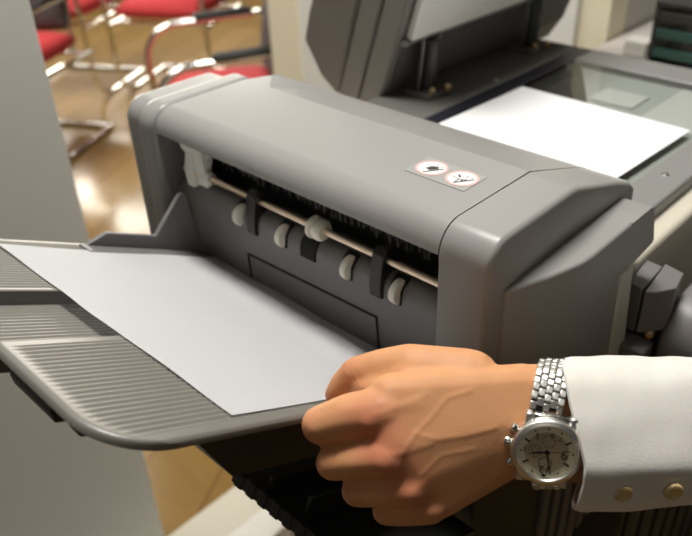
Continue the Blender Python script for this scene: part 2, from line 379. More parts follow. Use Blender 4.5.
# ================================================================ output tray (rises away from the finisher at 27.5 degrees)
TH = rad(27.5); TO = Vector((0, .012, -.129)); TV = Vector((0, -math.cos(TH), math.sin(TH))); TN = Vector((0, math.sin(TH), math.cos(TH)))
def tp(x, t, h): return TO + Vector((x, 0, 0)) + TV * t + TN * h
TRAY = thing('output_tray', 'ribbed grey output tray sloping up from the finisher, held at its edge by the hand', 'tray', tuple(tp(.18, .0, 0)))
def plate(x0, x1, t0, t1, thick, rib, corner=0., rib_x=None, rib_t=None, h=0., rim=0., nx=260, nt=44):
    """plate with rounded outer corner at (x1, t1); ribs run along t"""
    bm = B(); grid = []
    for i in range(nx + 1):
        x = x0 + (x1 - x0) * i / nx; te = t1
        if corner and x > x1 - corner:
            q = (x - (x1 - corner)) / corner; te = t1 - corner + corner * math.sqrt(max(0, 1 - q * q))
        row = []
        for j in range(nt + 1):
            s = j / nt; s = 1 - (1 - s) ** 1.6
            t = t0 + (te - t0) * s; hh = h
            dx = min(x - x0 if not corner else 9, x1 - x); dt = te - t
            if rib:
                m = 1.
                lo, hi = rib_x; m *= max(0, min(1, (x - lo) / .002)) * max(0, min(1, (hi - x) / .002))
                a, b = rib_t; bb = min(b, te - .008); m *= max(0, min(1, (t - a) / .03)) * max(0, min(1, (bb - t) / .004))
                hh += rib * m * (.5 + .5 * math.cos(2 * PI * (x - lo) / .0051)) - rib * m * .5
            e = min(x1 - x, dt)
            if e < .003: hh -= .0022 * (1 - max(0, e) / .003) ** 2
            row.append(bm.verts.new(tp(x, t, hh)))
        grid.append(row)
    low = []
    for i in range(nx + 1):
        low.append([bm.verts.new(grid[i][j].co - TN * thick) for j in (0, nt)])
    for i in range(nx):
        for j in range(nt): bm.faces.new((grid[i][j], grid[i + 1][j], grid[i + 1][j + 1], grid[i][j + 1]))
        bm.faces.new((low[i][0], low[i][1], low[i + 1][1], low[i + 1][0]))
        bm.faces.new((grid[i][nt], grid[i + 1][nt], low[i + 1][1], low[i][1])); bm.faces.new((grid[i][0], low[i][0], low[i + 1][0], grid[i + 1][0]))
    bm.faces.new([grid[0][j] for j in range(nt + 1)] + [low[0][1], low[0][0]])
    bm.faces.new([grid[nx][j] for j in range(nt, -1, -1)] + [low[nx][0], low[nx][1]])
    return bm
obj('ribbed_plate', plate(.2149, .3418, .0, .3015, .0034, .0011, corner=.040, rib_x=(.220, .3330), rib_t=(.13, .294)), M['tray'], TRAY, smooth=60)
obj('ribbed_plate', plate(.0200, .1350, .0, .3035, .0038, .0011, rib_x=(.024, .1300), rib_t=(.06, .298)), M['tray'], TRAY, smooth=60)
obj('recessed_plate', plate(.1300, .2200, .0, .3035, .005, .0010, rib_x=(.137, .2140), rib_t=(.17, .296), h=-.0105, nx=200), M['tray'], TRAY, smooth=60)
bm = B()
prism(bm, [(.125, -.0055), (.135, -.0004), (.1352, -.0155), (.125, -.0155)], lambda p, q, t: tp(p, t, q), .002, .3030)
obj('step_wall', bm, M['panel'], TRAY)
bm = B(); prism(bm, [(.2148, -.0010), (.224, -.0055), (.224, -.0155), (.2146, -.0155)], lambda p, q, t: tp(p, t, q), .002, .3030)
obj('step_wall', bm, M['panel'], TRAY)
bm = B(); prism(bm, [(.10, -.038), (.2085, -.036), (.246, -.0062), (.10, -.0062)], lambda p, q, t: tp(t, p, q), .292, .3385)
obj('support_rail', bm, M['black'], TRAY, bevel=.001)
bm = B(); prism(bm, [(.002, -.040), (.14, -.038), (.16, -.012), (.002, -.012)], lambda p, q, t: tp(t, p, q), .03, .290)
obj('under_tray', bm, M['black'], TRAY, bevel=.002)
for x0, x1, a in ((.236, .284, .0105), (.3010, .3085, .0055)):
    bm = B(); prism(bm, [(.262, -.004), (.2995, -.004), (.3005, -.004 - a * .55), (.296, -.006 - a), (.262, -.006 - a)], lambda p, q, t: tp(t, p, q), x0, x1)
    obj('edge_bracket', bm, M['black'], TRAY, bevel=.001)
bm = B(); prism(bm, [(.1420, -.001), (.1199, .0154), (.0655, .0158), (.0515, .0580), (.0485, .0606), (.0440, .0606), (.0420, .0590), (.002, .002), (.0, -.004), (.142, -.004)], lambda p, q, t: tp(t, p, q), .0275, .0325)
prism(bm, [(.002, -.001), (.142, -.001), (.142, .0025), (.002, .0025)], lambda p, q, t: tp(t, p, q), .0275, .0470)
o = obj('paper_guide', bm, M['panel'], TRAY, bevel=.0012); o['label'] = 'dark upright paper guide with a pointed back'

# sheet lying on the tray
bm = B(); NU, NV = 44, 34; top = []
cA, cB, cC, cD = (.0385, .2205), (.0505, .0012), (.3330, .0012), (.3305, .2155)
for i in range(NU + 1):
    u = i / NU; row = []
    for j in range(NV + 1):
        v = j / NV
        x = (cA[0] * (1 - u) + cD[0] * u) * v + (cB[0] * (1 - u) + cC[0] * u) * (1 - v)
        t = (cA[1] * (1 - u) + cD[1] * u) * v + (cB[1] * (1 - u) + cC[1] * u) * (1 - v)
        h = .0014 - .0035 * max(0, v - .55) ** 1.2 * math.exp(-((x - .172) / .022) ** 2) + .0010 * (1 - v) ** 8 * math.exp(-((x - .09) / .09) ** 2) + .0008 * math.sin(x * 30 + v * 3) ** 2
        row.append(bm.verts.new(tp(x, t, h)))
    top.append(row)
f = [bm.faces.new((top[i][j], top[i + 1][j], top[i + 1][j + 1], top[i][j + 1])) for i in range(NU) for j in range(NV)]
g = bmesh.ops.solidify(bm, geom=f, thickness=-.00025)
o = obj('paper_sheet', bm, M['paper'], None, smooth=60); tag(o, 'blank white sheet lying on the ribbed output tray under the thumb', 'paper')

# dark tray below, seen under the support rail
LOW = thing('lower_tray', 'black lower tray with a notched edge below the ribbed output tray', 'tray', tuple(tp(.30, 0, -.12)))
LP = lambda p, q, t: tp(p, t, q)
bm = B(); prism(bm, [(.236, -.1235), (.236, -.1195), (.385, -.1195), (.385, -.1235)], LP, -.0600, .0860); obj('tray_floor', bm, M['gloss_black'], LOW, bevel=.001)
bm = B()
prism(bm, [(.234, -.128), (.234, -.1170), (.385, -.1170), (.385, -.128)], LP, .0860, .0900)
for k in range(10):
    x = .238 + k * .0145; prism(bm, [(x, -.1288), (x, -.1164), (x + .009, -.1164), (x + .009, -.1288)], LP, .0850, .0908)
obj('notched_edge', bm, M['black'], LOW, bevel=.0008)
for x, h in ((.264, -.108), (.305, -.100)):
    bm = B(); prism(bm, [(x, -.120), (x, h), (x + .004, h), (x + .004, -.120)], LP, -.0600, .080); obj('tray_rib', bm, M['gloss_black'], LOW, bevel=.001)

# ================================================================ the copier behind the finisher
CP = thing('photocopier', 'photocopier with raised lid, sheet on its glass and cream body behind the finisher', 'copier', (.15, .50, FLOOR))
zs = -.07; x0, x1, y0, y1 = -.17, .374, .205, .705; gx0, gx1, gy0, gy1 = .092, .335, .240, .645
bm = B()
box(bm, (gx1, y0, zs - .045), (x1, y1, zs)); box(bm, (gx0 - .002, gy1, zs - .045), (gx1, y1, zs)); box(bm, (gx0 - .002, y0, zs - .045), (gx1, gy0, zs))
FR = obj('scanner_frame', bm, M['frame'], CP, bevel=.003, segs=3)
bm = B(); box(bm, (-.030, y0, zs - .045), (.066, y1, zs)); obj('hinge_deck', bm, M['hingebed'], CP, bevel=.003)
bm = B(); box(bm, (.0662, y0, zs - .045), (.0905, y1, zs - .001)); obj('scale_strip', bm, M['strip'], CP, bevel=.001)
bm = B(); box(bm, (gx0, gy0, zs - .0045), (gx1, gy1, zs - .0012)); obj('platen_glass', bm, M['glass'], CP)
bm = B(); box(bm, (gx0, gy0, zs - .044), (gx1, gy1, zs - .010)); BED = obj('scan_bed', bm, M['bed'], CP)
bm = B(); prism(bm, [(.092, .43), (.215, .43), (.190, .505), (.107, .640), (.092, .640)], Z, zs - .0105, zs - .0052); obj('bed_wedge', bm, M['gloss_black'], BED, bevel=.002)  # black wedge-shaped block on the bed, just under the glass
bm = B(); box(bm, (.175, .535, zs - .0105), (.235, .585, zs - .0072)); box(bm, (.255, .50, zs - .0105), (.330, .640, zs - .0072)); obj('light_bar', bm, M['bedpale'], BED, bevel=.002)
for p in ((.352, .365), (.352, .60), (.055, .50)):
    bm = B(); lathe(bm, [(0, .0012), (.003, .0012), (.0042, 0), (.0042, -.004)], (p[0], p[1], zs), (0, 0, 1), 18); obj('screw', bm, M['metal'], CP)
bm = B(); box(bm, (-.15, .215, FLOOR + .05), (.372, .70, zs - .052)); box(bm, (.366, .215, -.31), (.396, .70, zs - .0152)); box(bm, (-.10, .24, FLOOR), (.40, .68, FLOOR + .06))
obj('copier_body', bm, M['cream'], CP, bevel=.006, segs=3)
bm = B(); box(bm, (.37, .256, -1.0), (.425, .70, -.305)); obj('front_panel', bm, M['black'], CP, bevel=.004)
for k in range(7):
    bm = B(); box(bm, (.424, .270 + k * .060, -.96), (.4285, .297 + k * .060, -.33)); obj('panel_strip', bm, M['brownblack'], CP, bevel=.0015)

# raised lid: document feeder behind, frame, dark underside and white pad, hinged along the deck
LIDY0, LIDY1 = .352, .805
u = Vector((.315, 0, .949)); w = Vector((-.949, 0, .315))          # up along the lid, and back through its thickness
def lp(a, b, y): q = Vector((-.020, y, -.062)) + u * a + w * b; return tuple(q)
bm = B(); prism(bm, [(.004, .0), (.33, .0), (.33, .032), (-.045, .036), (-.040, .012)], lambda p, q, t: lp(p, q, t), LIDY0, LIDY1)
LID = obj('scanner_lid', bm, M['lid_edge'], CP, bevel=.003)
bm = B(); prism(bm, [(-.046, .0375), (.33, .0335), (.33, .068), (-.046, .070)], lambda p, q, t: lp(p, q, t), LIDY0 - .002, LIDY1)
obj('feeder_base', bm, M['lid_edge'], LID, bevel=.003)
bm = B(); prism(bm, [(-.046, .0715), (.33, .0695), (.33, .130), (.145, .139), (.040, .149), (-.003, .1480), (-.036, .106)], lambda p, q, t: lp(p, q, t), LIDY0 - .004, LIDY1)
obj('document_feeder', bm, M['lid'], LID, bevel=.004, segs=3)
bm = B(); prism(bm, [(.002, -.002), (.30, -.002), (.30, .004), (.002, .004)], lambda p, q, t: lp(p, q, t), LIDY0 + .012, LIDY1 - .012)
obj('lid_underside', bm, M['hingebed'], LID)
bm = B(); prism(bm, [(.074, -.012), (.32, -.012), (.32, .0), (.074, .0)], lambda p, q, t: lp(p, q, t), LIDY0 + .014, LIDY1 - .018)
o = obj('white_pad', bm, M['pad'], LID, bevel=.003); o['label'] = 'white pad on the underside of the lid'
bm = B(); prism(bm, [(.068, -.010), (.075, -.014), (.075, .0), (.066, .0)], lambda p, q, t: lp(p, q, t), LIDY0 + .008, LIDY1 - .012); obj('pad_clip', bm, M['metal'], LID)
for k, yy in enumerate((.405, .650)):
    HG = None
    bm = B(); pts = [lp(.072 - .0115 * i, -.014 - .003 * i, yy) for i in range(8)]; tube(bm, pts, [.011 + .0022 * (i % 2) for i in range(8)], 14)
    HG = obj('hinge', bm, M['gloss_black'], LID, smooth=30)
    bm = B()
    for dy in (-.016, .016):
        tube(bm, [lp(.075, -.012, yy + dy), lp(.030, -.024, yy + dy * 1.1), lp(-.002, -.030, yy + dy)], .0030, 8)
    obj('hinge_rod', bm, M['darkmetal'], HG)
    bm = B(); box(bm, (-.012, yy - .024, zs - .001), (.034, yy + .022, zs + .006)); obj('hinge_foot', bm, M['hingebed'], HG, bevel=.002)
    for dy in (-.012, .012):
        bm = B(); lathe(bm, [(0, .008), (.004, .0075), (.0055, .004), (.0055, -.001)], (.031 + dy * .3, yy + dy, zs + .005), (.4, -.2, 1), 16); obj('hinge_bolt', bm, M['brass'], HG)

# docking joint and exit housing on the copier's flank
bm = B(); prism(bm, [(.4016, .1956), (.3945, .2400), (.4114, .2379), (.4140, .1925)], Z, -.141, -.095)
obj('docking_block', bm, M['panel'], CP, bevel=.0010)
bm = B(); prism(bm, [(.4170, .1908), (.4110, .2443), (.4298, .2395), (.4347, .2130), (.4247, .1969)], Z, -.139, -.095)
obj('docking_block', bm, M['panel'], CP, bevel=.0010)
bm = B(); prism(bm, [(.405, .2000), (.400, .243), (.427, .242), (.427, .2050)], Z, -.205, -.1015); obj('docking_core', bm, M['black'], CP)
bm = B(); lathe(bm, [(0, .004), (.0030, .003), (.0042, 0), (.0042, -.006)], (.4262, .1975, -.1395), (.4, -1, .2), 18); obj('screw', bm, M['brass'], CP)
bm = B()
prism(bm, [(.206, -.300), (.206, -.150), (.209, -.138), (.217, -.126), (.230, -.118), (.25, -.114), (.45, -.114), (.45, -.300)], X, .431, .62)
obj('exit_housing', bm, M['panel'], CP, bevel=.005, segs=3)
bm = B(); prism(bm, [(.398, .182), (.398, .207), (.430, .205), (.430, .182)], Z, -.300, -.150); obj('docking_base', bm, M['panel'], CP, bevel=.003)

# sheet on the platen
bm = B(); box(bm, (.0985, .225, zs - .0006), (.3270, .497, zs - .0002)); bmesh.ops.rotate(bm, verts=bm.verts[:], cent=(.21, .36, zs), matrix=Matrix.Rotation(rad(-2.0), 3, 'Z'))
bmesh.ops.translate(bm, verts=bm.verts[:], vec=(-.0075, .0, .0))
o = obj('paper_sheet', bm, M['paper'], None); tag(o, 'blank white sheet lying on the scanner glass below the raised lid', 'paper')

# cream stand on the floor
ST = thing('equipment_stand', 'low cream stand with white shelf on the wood floor under the tray', 'stand', (-.2, .2, FLOOR))
bm = B(); box(bm, (-.425, -.30, FLOOR), (-.320, .60, FLOOR + .030)); obj('side_rail', bm, M['cream'], ST, bevel=.006)
bm = B(); box(bm, (-.318, -.28, FLOOR), (-.245, .58, FLOOR + .045)); obj('shelf_board', bm, M['white'], ST, bevel=.005)
bm = B(); box(bm, (-.243, -.28, FLOOR), (-.218, .58, FLOOR + .040)); obj('shelf_board', bm, M['brownband'], ST, bevel=.003)
bm = B(); box(bm, (-.216, -.28, FLOOR), (-.04, .02, FLOOR + .050)); obj('shelf_board', bm, M['white'], ST, bevel=.005)

# ================================================================ person: forearm and hand
# arm frame: origin inside the wrist, x towards the elbow, y up the back of the hand, z away through the palm
AO = Vector((0.44556, -0.04474, -0.05268)); AR = Matrix(((0.72291, 0.69022, -0.03153), (-0.35521, 0.41040, 0.83988), (-0.59264, 0.59596, -0.54185))).transposed()
def A(x, y, z): return AO + AR @ Vector((x, y, z)) * .001
def hand_mesh():
    bm = B()
    def cap(a, b, ra, rb): hull(bm, [(a, ra), (b, rb)])
    def chain(pts):
        for (a, ra), (b, rb) in zip(pts, pts[1:]): cap(a, b, ra, rb)
    # forearm and wrist
    hull(bm, [(A(-0.7, 16.9, -3.0), .0165), (A(-3.6, -0.2, -5.0), .0195), (A(-5.6, -16.9, -3.0), .0165), (A(41.3, 14.0, 11.0), .0190), (A(40.6, -6.1, 9.0), .0235), (A(41.3, -25.3, 11.0), .0190)])
    hull(bm, [(A(41.3, 14.0, 11.0), .0190), (A(40.6, -6.1, 9.0), .0235), (A(41.3, -25.3, 11.0), .0190), (A(166.0, -5.0, 45.0), .024), (A(166.0, -17.0, 45.0), .027), (A(166.0, -29.1, 45.0), .024)])
    hull(bm, [(A(166.0, -5.0, 45.0), .024), (A(166.0, -17.0, 45.0), .027), (A(166.0, -29.1, 45.0), .024), (A(289.2, -14.9, 85.0), .030), (A(289.2, -29.3, 85.0), .030)])
    # back of the hand: four metacarpals
    W = [(A(-2.4, 17.8, -5.0), .0165), (A(-5.5, 5.2, -8.0), .0180), (A(-7.7, -7.0, -7.0), .0180), (A(-10.4, -17.5, -3.0), .0165)]
    K = [(A(-84.1, 16.0, -22.0), .0150), (A(-82.2, -6.8, -28.5), .0150), (A(-70.5, -27.0, -25.5), .0140), (A(-55.8, -42.5, -18.0), .0125)]
    for i in range(3): hull(bm, [(W[i][0], W[i][1]), (W[i + 1][0], W[i + 1][1]), K[i], K[i + 1]])
    # palm side
    hull(bm, [(A(-13.9, 8.3, 15.0), .016), (A(-16.7, -17.3, 17.0), .016), (A(-65.0, 6.6, 7.0), .013), (A(-61.9, -33.5, 7.0), .013)])
    # fingers: knuckle, middle joint, then curled back under the tray
    chain([(A(-88.9, 8.7, -26.0), 0.0152), (A(-109.5, 4.7, -20.5), 0.0140), (A(-125.4, -1.1, -15.0), 0.0122), (A(-120.7, -9.7, 11.0), 0.0098), (A(-106.9, -12.3, 23.0), 0.0080)])
    chain([(A(-86.9, -15.3, -31.0), 0.0132), (A(-104.9, -19.6, -23.0), 0.0112), (A(-118.4, -23.7, -14.0), 0.0108), (A(-112.6, -29.6, 11.0), 0.0095), (A(-97.9, -30.2, 23.0), 0.0078)])
    chain([(A(-74.2, -33.8, -28.0), 0.0122), (A(-92.1, -37.7, -20.5), 0.0102), (A(-104.2, -40.7, -12.5), 0.0098), (A(-98.3, -44.9, 10.0), 0.0088), (A(-84.0, -43.4, 20.0), 0.0074)])
    chain([(A(-62.1, -46.5, -22.0), 0.0108), (A(-77.2, -51.5, -15.5), 0.0092), (A(-86.9, -53.5, -9.5), 0.0088), (A(-81.6, -55.8, 9.0), 0.0080), (A(-70.3, -53.3, 17.0), 0.0068)])
    # raised knuckles
    for p, r in ((A(-95.9, 5.8, -28.8), .0110), (A(-88.1, -16.6, -32.8), .0105), (A(-74.3, -35.1, -29.2), .0096), (A(-62.3, -46.6, -23.5), .0084)): hull(bm, [(p, r), (p, r * .9)])
    # thumb
    chain([(A(-35.3, 24.3, 0.0), 0.0185), (A(-71.4, 32.2, 5.0), 0.0130), (A(-89.5, 29.4, 12.0), 0.0115), (A(-103.7, 24.7, 19.0), 0.0110), (A(-112.0, 16.0, 26.0), 0.0096), (A(-117.9, 8.7, 31.0), 0.0072)])
    hull(bm, [(A(-35.3, 24.3, 0.0), .0185), (A(-71.4, 32.2, 5.0), .0130), (A(-78.2, 13.0, -5.0), .012), (A(-29.2, -1.2, 0.0), .016)])
    hull(bm, [(A(-103.1, 21.2, 21.0), .0095), (A(-98.1, 13.3, 15.0), .0100), (A(-77.6, 19.6, 3.0), .0130), (A(-81.2, 11.8, -5.0), .0120)])
    # tendons
    chain([(A(-89.4, 10.6, -36.0), 0.0045), (A(-68.8, 14.2, -31.0), 0.0045), (A(-38.8, 14.7, -21.2), 0.0030), (A(-11.0, 12.2, -13.5), 0.0020)])
    chain([(A(-82.9, -11.0, -39.4), 0.0045), (A(-63.4, -3.4, -33.4), 0.0045), (A(-33.0, 3.2, -21.5), 0.0030), (A(-11.5, 5.0, -16.0), 0.0020)])
    chain([(A(-70.3, -29.9, -35.4), 0.0045), (A(-51.4, -18.3, -28.4), 0.0036), (A(-26.9, -7.7, -19.5), 0.0026)])
    return bm
bm = hand_mesh()
me = bpy.data.meshes.new('hand'); bm.to_mesh(me); bm.free()
src = bpy.data.objects.new('hand_src', me); COL.objects.link(src)
r = src.modifiers.new('r', 'REMESH'); r.mode = 'VOXEL'; r.voxel_size = .0013; r.use_smooth_shade = True
s = src.modifiers.new('s', 'SMOOTH'); s.factor = .5; s.iterations = 20
bpy.context.view_layer.update()
me2 = bpy.data.meshes.new_from_object(src.evaluated_get(bpy.context.evaluated_depsgraph_get()))
bpy.data.objects.remove(src)
bm = B(); bm.from_mesh(me2); bpy.data.meshes.remove(me2)
# skin creases at the joints and flush on the knuckles
FL = [(A(-98.5, 6.9, -40.0), .017, .85), (A(-90.9, -15.1, -43.0), .017, .9), (A(-76.2, -33.3, -39.0), .015, .8), (A(-63.2, -45.6, -32.0), .012, .5), (A(-134.6, -2.0, -19.0), .010, .45), (A(-124.7, -23.6, -19.0), .009, .45), (A(-110.1, -40.2, -18.0), .008, .4),
      (A(-111.3, 32.2, 15.0), .012, .5), (A(-122.4, 5.8, 29.0), .009, .8), (A(-108.3, 15.8, 0.0), .010, .4)]
ARI = AR.inverted()
bm.normal_update()
LOCAL = {v: (ARI @ (v.co - AO) * 1000, (ARI @ v.normal).z) for v in bm.verts}
def seg_d(p, a, b):
    ab = b - a; t = max(0, min(1, (p - a).dot(ab) / ab.dot(ab))); return (p - a - ab * t).length
def relief(pts, w, h, zmax=-8):
    q = [Vector(((ARI @ (p - AO) * 1000).x, (ARI @ (p - AO) * 1000).y)) for p in pts]
    for v in bm.verts:
        c, nz = LOCAL[v]
        if nz > -.15: continue
        d = min(seg_d(Vector((c.x, c.y)), a, b) for a, b in zip(q, q[1:]))
        if d < w * 3: v.co += v.normal * (h * .001 * math.exp(-(d / w) ** 2) * min(1, -nz * 2))
# veins and tendons on the back, wrinkles over the knuckles and middle joints
relief([A(-83.4, -22.4, -30.0), A(-78.9, -9.9, -30.0), A(-72.1, -0.8, -30.0), A(-63.0, 7.2, -30.0), A(-53.9, 17.4, -30.0), A(-39.4, 21.1, -25.0)], 1.5, .32)
relief([A(-72.1, -0.8, -30.0), A(-59.6, -4.2, -30.0), A(-44.0, -3.0, -25.0), A(-25.8, 0.5, -20.0)], 1.5, .30)
relief([A(-68.7, -23.5, -30.0), A(-57.3, -13.3, -30.0), A(-39.4, -11.1, -25.0)], 1.4, .22)
relief([A(-95.0, 9.8, -35.0), A(-82.3, 14.0, -30.0), A(-65.3, 19.4, -25.0)], 2.0, .30)
relief([A(-88.2, -12.1, -35.0), A(-77.8, -10.5, -30.0), A(-63.0, -6.5, -30.0)], 2.0, .25)
for u_, v_ in ((0, 0),):
    for k in range(3):
        relief([A(-104.4, 13.4, -27.0), A(-105.0, 5.4, -27.0), A(-103.8, -2.6, -27.0)] if k == 0 else ([A(-101.0, 12.9, -27.0), A(-101.6, 4.8, -27.0), A(-100.4, -2.0, -27.0)] if k == 1 else [A(-95.9, -11.0, -30.0), A(-96.5, -17.3, -30.0), A(-95.4, -23.5, -30.0)]), .7, -.28)
relief([A(-124.8, 9.3, -17.0), A(-125.9, -0.1, -17.0), A(-124.2, -10.1, -17.0)], .8, -.30)
relief([A(-117.1, -15.3, -17.0), A(-118.3, -22.9, -17.0), A(-116.6, -30.6, -17.0)], .8, -.28)
relief([A(-102.5, -33.5, -17.0), A(-103.7, -39.3, -17.0), A(-101.9, -45.2, -17.0)], .7, -.25)
relief([A(-106.9, 35.3, 15.0), A(-108.8, 28.4, 15.0), A(-105.7, 20.9, 15.0)], .8, -.30)
relief([A(-103.2, 35.9, 15.0), A(-105.1, 28.4, 15.0), A(-101.9, 20.9, 15.0)], .8, -.25)
for p, r_, h in ((A(-97.1, 5.4, -30.0), 7.5, 1.1), (A(-89.1, -17.8, -30.0), 7.5, 1.2), (A(-74.9, -35.5, -30.0), 6.5, 1.0), (A(-61.8, -47.3, -25.0), 5., .8), (A(-108.8, 30.9, 15.0), 6., .6)): relief([p, p + AR @ Vector((.0005, 0, 0))], r_, h)
lay = bm.verts.layers.float.new('flush')
for v in bm.verts:
    v[lay] = min(1, sum(k * math.exp(-((v.co - c).length / s_) ** 2) for c, s_, k in FL))
HAND = obj('person', bm, M['skin'], None, smooth=180, origin=tuple(AO))
tag(HAND, 'person in white sleeve gripping the tray edge, thumb resting on the sheet', 'person')

# sleeve
def sleeve():
    bm = B(); NP = 48; rings = []
    # cross-section: (vertical mm, depth mm), front fold below the middle
    base = [(73, 6), (70, -12), (58, -26), (36, -35), (10, -41), (-14, -45), (-24, -45.5), (-33, -43.5), (-48, -38), (-60, -31), (-69, -20), (-71, -2), (-64, 22), (-40, 36), (0, 40), (40, 36), (66, 24)]
    def sec(k):
        t = k / NP * len(base); i = int(t) % len(base); f = t - int(t); p = [base[(i + d) % len(base)] for d in (-1, 0, 1, 2)]
        c = lambda a, b, c_, d: .5 * (2 * b + (c_ - a) * f + (2 * a - 5 * b + 4 * c_ - d) * f * f + (3 * b - a - 3 * c_ + d) * f ** 3)
        return c(*[q[0] for q in p]), c(*[q[1] for q in p])
    NL = 60
    RT = [(-72, 573), (-62, 577), (-40, 582), (-19, 584), (11, 577), (39, 569), (73, 562)]
    def rim(vy):
        for (a, ua), (b, ub) in zip(RT, RT[1:]):
            if vy <= b: return ua + (ub - ua) * max(0, (vy - a) / (b - a))
        return RT[-1][1]
    for j in range(NL + 1):
        s = j / NL; ring = []
        for k in range(NP):
            vy, vz = sec(k)
            grow = 1 + .10 * s
            ang = 2 * PI * k / NP
            u0 = rim(vy) + (max(0, vz) * .25)
            u = u0 + (930 - u0) * s
            dep = .4545 + .085 * s
            cv = 431 + 3 * s - 22 * s * s
            q = noise.noise(Vector((u * .012, vy * .03, vz * .03))) * 1.6 + noise.noise(Vector((u * .045, vy * .02, 3.))) * .7
            lip = -1.2 * math.exp(-(s / .012) ** 2)
            y_mm = (vy * .575 * grow) + q * (vy / 60) + lip * (vy / 74); z_mm = vz * .92 * grow + q * (vz / 40)
            ux = ((u - 346) / 748 * (dep + z_mm * .001)); uy = -((cv - 268) / 748 * dep)
            ring.append(bm.verts.new(A((ux - 0.11071) * 1000, (uy - -0.09124) * 1000 + y_mm, (dep - 0.45500) * 1000 + z_mm)))
        rings.append(ring)
    for a, b in zip(rings, rings[1:]):
        for k in range(NP): bm.faces.new((a[k], a[(k + 1) % NP], b[(k + 1) % NP], b[k]))
    bmesh.ops.recalc_face_normals(bm, faces=bm.faces[:])
    bmesh.ops.solidify(bm, geom=bm.faces[:], thickness=.0022)
    return bm
SL = obj('sleeve', sleeve(), M['cloth'], HAND, smooth=70); SL['label'] = 'white cuff with tan buttons'
for p in (A(46.7, -37.0, -28.5), A(79.7, -38.6, -19.5)):
    bm = B(); lathe(bm, [(0, .0012), (.0030, .0012), (.0042, .0022), (.0054, .0018), (.0058, .0006), (.0056, -.0010), (0, -.0012)], p, AR @ Vector((0, -.45, -.89)), 24)
    o = obj('button', bm, M['button'], SL); o['label'] = 'tan cuff button'

# ================================================================ wristwatch
WC = A(2.9, -11.9, -31.0)
wz = (AR @ Vector((-.16, -.24, -.955))).normalized(); wy = AR @ Vector((.10, .97, -.2)); wx = wy.cross(wz).normalized(); wy = wz.cross(wx).normalized()
def wp(x, y, h): return WC + wx * (x * .001) + wy * (y * .001) + wz * (h * .001)
WATCH = thing('wristwatch', 'steel chronograph wristwatch with cream dial on the wrist beside the white cuff', 'watch', tuple(WC))
bm = B(); lathe(bm, [(0, -.0075), (.0165, -.0070), (.0188, -.005), (.0196, -.001), (.0190, .0020), (.0178, .0026), (0, .0026)], WC, wz, 56); CASE = obj('case', bm, M['steel_satin'], WATCH, smooth=45)
bm = B(); lathe(bm, [(.0196, .0012), (.0203, .0022), (.0201, .0034), (.0190, .0047), (.0170, .0052), (.0163, .0046), (.0162, .0036), (.0162, .0022), (.0190, .0012)], WC, wz, 64); obj('bezel', bm, M['steel_satin'], CASE, smooth=50)
bm = B(); lathe(bm, [(0, .0022), (.0170, .0022), (.0170, .0029), (0, .0029)], WC, wz, 48); DIAL = obj('dial', bm, M['dial'], WATCH)
def wflat(name, polys, m, h0, h1, parent):
    bm = B()
    for p in polys: prism(bm, p, lambda a, b, t: wp(a, b, t), h0, h1)
    return obj(name, bm, m, parent)
wflat('dial_centre', [circ(0, 0, 12.2)], M['subdial'], 2.8, 3.0, DIAL)
for cx, cy, r in ((-6.6, .0, 3.9), (0, -6.8, 3.9), (0, 6.8, 3.9)):
    wflat('subdial', [circ(cx, cy, r)], M['subdial'], 2.9, 3.08, DIAL)
    bm = B(); lathe(bm, [(r * .001 - .00025, 0), (r * .001, 0), (r * .001, .00015), (r * .001 - .00025, .00015)], wp(cx, cy, 3.03), wz, 32); obj('subdial_ring', bm, M['ink'], DIAL)
ink = []
for k in range(12):
    a = rad(30 * k + 4); d = Vector((math.cos(a), math.sin(a)))
    if k in (1, 2 - 1, 5, 7, 11): ink.append(stroke(tuple(d * 11.2), tuple(d * 14.6), 1.1))
    else: ink.append(circ(d.x * 14.3, d.y * 14.3, .55, 10))
ink.append(circ(0.2, -14.4, 1.0, 14))
wflat('hour_mark', ink, M['ink'], 2.95, 3.12, DIAL)
for s_, x, y, sz in (('9', 9.6, .3, 8.2), ('3', -12.2, .4, 4.4), ('12', 0.2, -10.6, 6.4), ('6', 1.6, 10.4, 4.6), ('7', 6.0, 9.2, 4.), ('5', -6.6, 9.2, 5.4)):
    bm = text_bm(s_, sz, lambda a, b, h, x=x, y=y: wp(x - a, y - b, 3.1 + h), .06); obj('numeral', bm, M['ink'], DIAL)
bm = B(); sm = []
for k in range(8):
    a = rad(45 * k); sm.append(stroke((-6.6 + 1.2 * math.cos(a), 1.2 * math.sin(a)), (-6.6 + 3.3 * math.cos(a), 3.3 * math.sin(a)), .35))
for cy in (-6.8, 6.8):
    for k in range(6): a = rad(60 * k + 15); sm.append(stroke((2.4 * math.cos(a), cy + 2.4 * math.sin(a)), (3.4 * math.cos(a), cy + 3.4 * math.sin(a)), .3))
wflat('subdial_mark', sm, M['ink'], 3.02, 3.14, DIAL)
wflat('watch_hand', [stroke((1.6, .4), (-8.2, -1.4), 1.0), circ(0, 0, 1.5, 20)], M['ink'], 3.3, 3.5, WATCH)
wflat('watch_hand', [stroke((-.6, 1.8), (3.8, -12.6), .8)], M['ink'], 3.6, 3.8, WATCH)
wflat('watch_hand', [stroke((-3.5, -.8), (12.8, 3.), .3)], M['ink'], 3.9, 4.0, WATCH)
bm = B(); lathe(bm, [(.0008, -.001), (.0030, 0), (.0034, .0014), (.0034, .0040), (.0028, .0048), (0, .0050)], wp(-19.3, 1.0, -1.5), -wx, 16); obj('crown', bm, M['steel'], WATCH)
